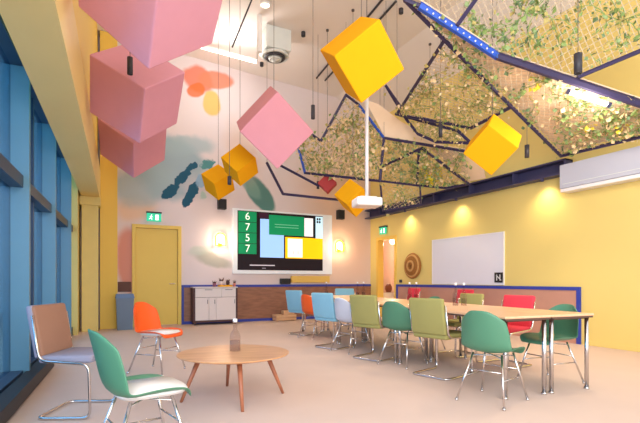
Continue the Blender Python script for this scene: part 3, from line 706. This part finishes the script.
# ------------------------------------------------------------------ netted canopy and its ivy
def V(*p): return Vector(p)
LEAF = [mat('ivy_green', (138, 160, 90), .6, var=.15), mat('ivy_olive', (188, 172, 104), .6, var=.15), mat('ivy_dark', (106, 132, 92), .6, var=.15), mat('ivy_tan', (232, 204, 156), .6, var=.15), mat('ivy_yellow', (236, 214, 60), .6, var=.1), mat('ivy_pale', (148, 168, 112), .6, var=.1)]
def inside(p, poly):
    c = False; n = len(poly)
    for i in range(n):
        a, b = poly[i], poly[(i+1) % n]
        if (a[1] > p[1]) != (b[1] > p[1]) and p[0] < (b[0]-a[0])*(p[1]-a[1])/(b[1]-a[1])+a[0]: c = not c
    return c
def panel(label, pts, bars, step=.07, hang=(), net=True, bar_r=.028, blue=(), thick=(), backing=False, name='netted_panel'):
    pts = [V(*p) for p in pts]; c = sum(pts, V(0, 0, 0))/len(pts)
    t = thing(name, label, 'hanging panel', c)
    L_ = [p-c for p in pts]
    n_ = V(0, 0, 0)
    for a, b in zip(L_, L_[1:]+L_[:1]): n_ += a.cross(b)
    n_.normalize(); u = (L_[1]-L_[0]); u = (u-n_*u.dot(n_)).normalized(); w = n_.cross(u)
    P2 = [(p.dot(u), p.dot(w)) for p in L_]
    for k, (a, b) in enumerate(bars):
        a = (pts[a] if isinstance(a, int) else V(*a))-c; b = (pts[b] if isinstance(b, int) else V(*b))-c
        bm = bmesh.new(); d = (b-a).normalized(); tube(bm, [a-d*.01, b+d*.01], .048 if k in thick else bar_r, 6)
        if k in blue and (b-a).length > 1:
            m = int((b-a).length/.09)
            for q in range(1, m):
                e = bmesh.new(); bmesh.ops.create_uvsphere(e, u_segments=6, v_segments=5, radius=.012); merge(bm, e, 1, Matrix.Translation(a.lerp(b, q/m)+Vector((-.02, -.038, -.02))))
        obj('frame_bar', bm, [M_barblue if k in blue else M_bar, M_white], t)
    if net:
        bm = bmesh.new(); lo = min(min(p) for p in P2)*1.6; hi = max(max(p) for p in P2)*1.6
        for sgn in (1, -1):
            k = lo*2
            while k < hi*2:
                ts = []
                dx, dy = math.sqrt(.5), sgn*math.sqrt(.5); nx, ny = -dy, dx
                for (ax, ay), (bx_, by_) in zip(P2, P2[1:]+P2[:1]):
                    da = ax*nx+ay*ny-k; db = bx_*nx+by_*ny-k
                    if (da > 0) != (db > 0):
                        s = da/(da-db); ts.append((ax+(bx_-ax)*s)*dx+(ay+(by_-ay)*s)*dy)
                ts.sort()
                for a, b in zip(ts[::2], ts[1::2]):
                    p = u*(nx*k+dx*a)+w*(ny*k+dy*a); q = u*(nx*k+dx*b)+w*(ny*k+dy*b)
                    if (q-p).length > .02: tube(bm, [p, q], .0042, 3)
                k += step
        tube(bm, [L_[0]]+L_[1:]+[L_[0]], .006, 4)
        obj('wire_net', bm, M_net, t)
    if backing:
        bm = bmesh.new(); up = n_ if n_.z > 0 else -n_
        a = [bm.verts.new(p+up*.07) for p in L_]; b = [bm.verts.new(p+up*.08) for p in L_]
        bm.faces.new(a); bm.faces.new(b[::-1])
        for k in range(len(a)): bm.faces.new((a[k], a[(k+1) % len(a)], b[(k+1) % len(a)], b[k]))
        obj('backing_sheet', bm, M_peach, t)
    for i in hang:
        p = L_[i]; bm = bmesh.new(); cyl(bm, p, (p.x, p.y, ceil_z(pts[i].x)-c.z), .0035, n=5); obj('suspension_cable', bm, M_cable, t)
    return dict(c=c, u=u, w=w, n=n_, P=P2)
def ivy(label, pn, count, vines, cols, size=.05, clip=None, clump=.16, flowers=0):
    bm = bmesh.new(); P = pn['P']
    xs = [p[0] for p in P]; ys = [p[1] for p in P]
    def leaf(x, y, s, mi):
        o = pn['u']*x+pn['w']*y+pn['n']*random.uniform(-.05, .05)
        a = random.uniform(0, 2*PI); q = Quaternion((random.uniform(-1, 1), random.uniform(-1, 1), random.uniform(-1, 1), random.uniform(-1, 1))); q.normalize()
        pts = [(-.5, 0, 0), (-.1, .42, .08), (.55, 0, 0), (-.1, -.42, .08), (0, 0, -.04)]
        vv = [bm.verts.new(o+q @ Vector(p)*s) for p in pts]
        for i in range(4):
            f = bm.faces.new((vv[i], vv[(i+1) % 4], vv[4])); f.material_index = mi
    def rp():
        for _ in range(300):
            x, y = random.uniform(min(xs), max(xs)), random.uniform(min(ys), max(ys))
            if inside((x, y), P) and (clip is None or clip(x, y)): return x, y
        return None
    heads = []
    for _ in range(vines):
        p = rp()
        if p is None: continue
        x, y = p; a = random.uniform(0, 2*PI); last = None
        for k in range(count//vines//2):
            a += random.uniform(-.5, .5); x += .055*math.cos(a); y += .055*math.sin(a)
            if not inside((x, y), P) or (clip and not clip(x, y)): 
                p = rp()
                if p is None: break
                x, y = p; last = None
            cur = pn['u']*x+pn['w']*y
            if last is not None and (cur-last).length < .12: tube(bm, [last, cur], .006, 3)
            last = cur; heads.append((x, y))
            for _q in range(2):
                leaf(x+random.gauss(0, clump*.35), y+random.gauss(0, clump*.35), size*random.uniform(.7, 1.5), random.choice(cols))
    for _ in range(flowers):
        if heads:
            x, y = random.choice(heads)
            for _q in range(10): leaf(x+random.gauss(0, .05), y+random.gauss(0, .05), size*1.2, 4)
    o = obj('ivy_vine', bm, LEAF); o.location = pn['c']
    return tag(o, label, 'ivy')
p1 = panel('large upper netted panel at the top right with ivy', [(4.519, 4.001, 3.921), (5.355, 3.484, 3.613), (6.034, 2.867, 3.929), (5.626, 2.96, 4.532), (4.203, 3.998, 4.604), (3.709, 4.328, 4.715), (3.64, 4.436, 4.5)],
           [(1, 2), (2, 3), (3, 4), (4, 5), (4, (3.905, 4.064, 4.18))], hang=(2, 4, 5))
p2 = panel('long netted panel under the blue perforated bar at the right', [(3.439, 4.191, 4.362), (4.519, 4.001, 3.921), (6.259, 2.964, 3.151), (6.621, 3.135, 3.022), (6.747, 4.676, 3.099), (3.974, 4.357, 4.165), (3.276, 4.269, 4.432)],
           [(0, 1), (1, 2), (2, 3), (3, 4), (4, 5), (5, 6), (6, 0)], hang=(1, 4, 6), blue=(0,), thick=(0, 1), backing=True)
p3 = panel('triangular netted panel left of the long panel', [(3.974, 4.357, 4.165), (5.407, 4.532, 3.615), (5.595, 5.497, 3.633), (4.769, 6.447, 4.05)],
           [(0, 3), (3, 2), (2, 1)], hang=(3,))
p4 = panel('pointed netted panel with dried ivy above the projector', [(4.501, 7.812, 4.854), (4.125, 8.204, 3.971), (3.972, 8.417, 4.179), (3.788, 8.627, 3.936), (3.876, 8.46, 3.332), (4.886, 7.155, 3.001), (4.965, 7.133, 3.846), (4.668, 7.578, 4.596)],
           [(0, 1), (1, 2), (2, 3), (3, 4), (4, 5), (5, 6), (6, 7), (7, 0)], hang=(0,), blue=(3, 6))
p5 = panel('narrow netted panel folded under the triangular one', [(4.825, 6.867, 4.729), (5.009, 6.678, 4.318), (5.001, 6.792, 4.206), (5.531, 5.732, 3.644), (5.659, 5.56, 3.406), (5.411, 6.152, 3.555), (5.247, 6.451, 3.763), (5.101, 6.618, 4.071)],
           [(0, 1), (2, 3), (3, 4), (4, 5), (5, 6), (6, 7), (7, 0)], hang=(0,))
p6 = panel('green netted panel next to the steel beam', [(4.965, 7.132, 3.845), (6.067, 6.134, 3.474), (6.72, 6.629, 3.019), (6.523, 7.137, 3.015), (5.594, 8.191, 3.281)],
           [(0, 1), (2, 3), (3, 4), (4, 0), ((5.357, 7.882, 3.474), (5.56, 6.717, 3.618)), ((5.56, 6.717, 3.618), (6.709, 6.646, 3.022)), ((5.541, 6.783, 3.614), (6.116, 7.554, 3.141))], hang=(0, 1))
p7 = panel('small netted flap hanging beside the projector', [(5.123, 7.501, 3.095), (5.985, 7.294, 3.035), (6.202, 7.525, 2.712), (5.465, 7.889, 2.56)], [(0, 1), (1, 2), (2, 3), (3, 0)], hang=(0,), bar_r=.02)
p8 = panel('bare angled frame above the video screen', [(3.123, 8.724, 3.516), (3.348, 8.388, 2.829), (4.47, 8.051, 2.743)], [(0, 1), (1, 2), ((3.252, 8.772, 3.585), (4.14, 8.328, 3.057))], hang=(0,), net=False, name='angled_frame')
panel('plain peach strip hung between the pointed panel and the folded one', [(4.57, 7.236, 4.573), (4.785, 7.074, 4.457), (5.147, 6.862, 4.12), (5.77, 6.449, 3.651), (6.134, 6.151, 3.506), (4.973, 7.144, 3.87)], [], net=False, backing=True, hang=(), name='peach_panel')
panel('plain peach panel above the green netting by the steel beam', [(5.663, 6.782, 3.669), (6.18, 6.248, 3.509), (6.622, 6.223, 3.279), (6.92, 6.425, 3.062), (6.81, 6.743, 3.053)], [], net=False, backing=True, hang=(), name='peach_panel')
ivy('green ivy trailing over the upper panel at the top right', p1, 520, 20, [0, 0, 1, 2, 5], .06)
ivy('dense green ivy with yellow flowers along the long panel', p2, 900, 26, [0, 2, 1, 3, 5, 0, 3], .06, flowers=3)
ivy('olive ivy spread over the triangular panel', p3, 900, 26, [1, 3, 1, 0, 3], .055)
ivy('dried olive and tan ivy on the pointed panel above the projector', p4, 1600, 36, [1, 3, 3, 0, 3], .065)
ivy('sparse tan ivy on the narrow folded panel', p5, 300, 10, [3, 1], .05)
ivy('green ivy on the panel next to the steel beam', p6, 900, 26, [0, 1, 5, 3], .07)
ivy('green ivy on the small flap beside the projector', p7, 120, 8, [0, 1, 3], .06)
t = thing('tube_light', 'glowing slim tube light under the front edge of the long ivy panel', 'tube light', (0, 0, 0))
a, b = V(5.19, 3.48, 3.39), V(5.53, 3.23, 3.21)
bm = bmesh.new(); tube(bm, [a, b], .03, 8); obj('diffuser', bm, M_tube_glow, t)
lamp('tube_lamp', 'POINT', (a+b)/2+V(.1, .15, -.12), 22, (1, .9, .78), parent=t, shadow_soft_size=.2)
d = (b-a).normalized()
for p, q in ((a, a-d*.04), (b, b+d*.04)):
    bm = bmesh.new(); tube(bm, [p, q], .034, 8); obj('end_cap', bm, M_navy, t)
# wall washers under the steel beam
def washer(y, label):
    t = thing('wall_washer', label, 'spotlight', (RIGHT-.17, y, 2.86), 0, 'small wall washers under the steel beam')
    obj('body', CY((0, 0, -.05), (0, 0, 0), .03, n=14), M_navy, t, True)
    lamp('washer_light', 'SPOT', (0, 0, -.06), 26, (1, .8, .5), parent=t, spot_size=R(130), spot_blend=1, shadow_soft_size=.08)
for y, l in ((5.2, 'small wall washer under the steel beam next to the air conditioner'), (7.3, 'small wall washer under the steel beam above the whiteboard'), (9.1, 'small wall washer under the steel beam above the woven wheel')): washer(y, l)
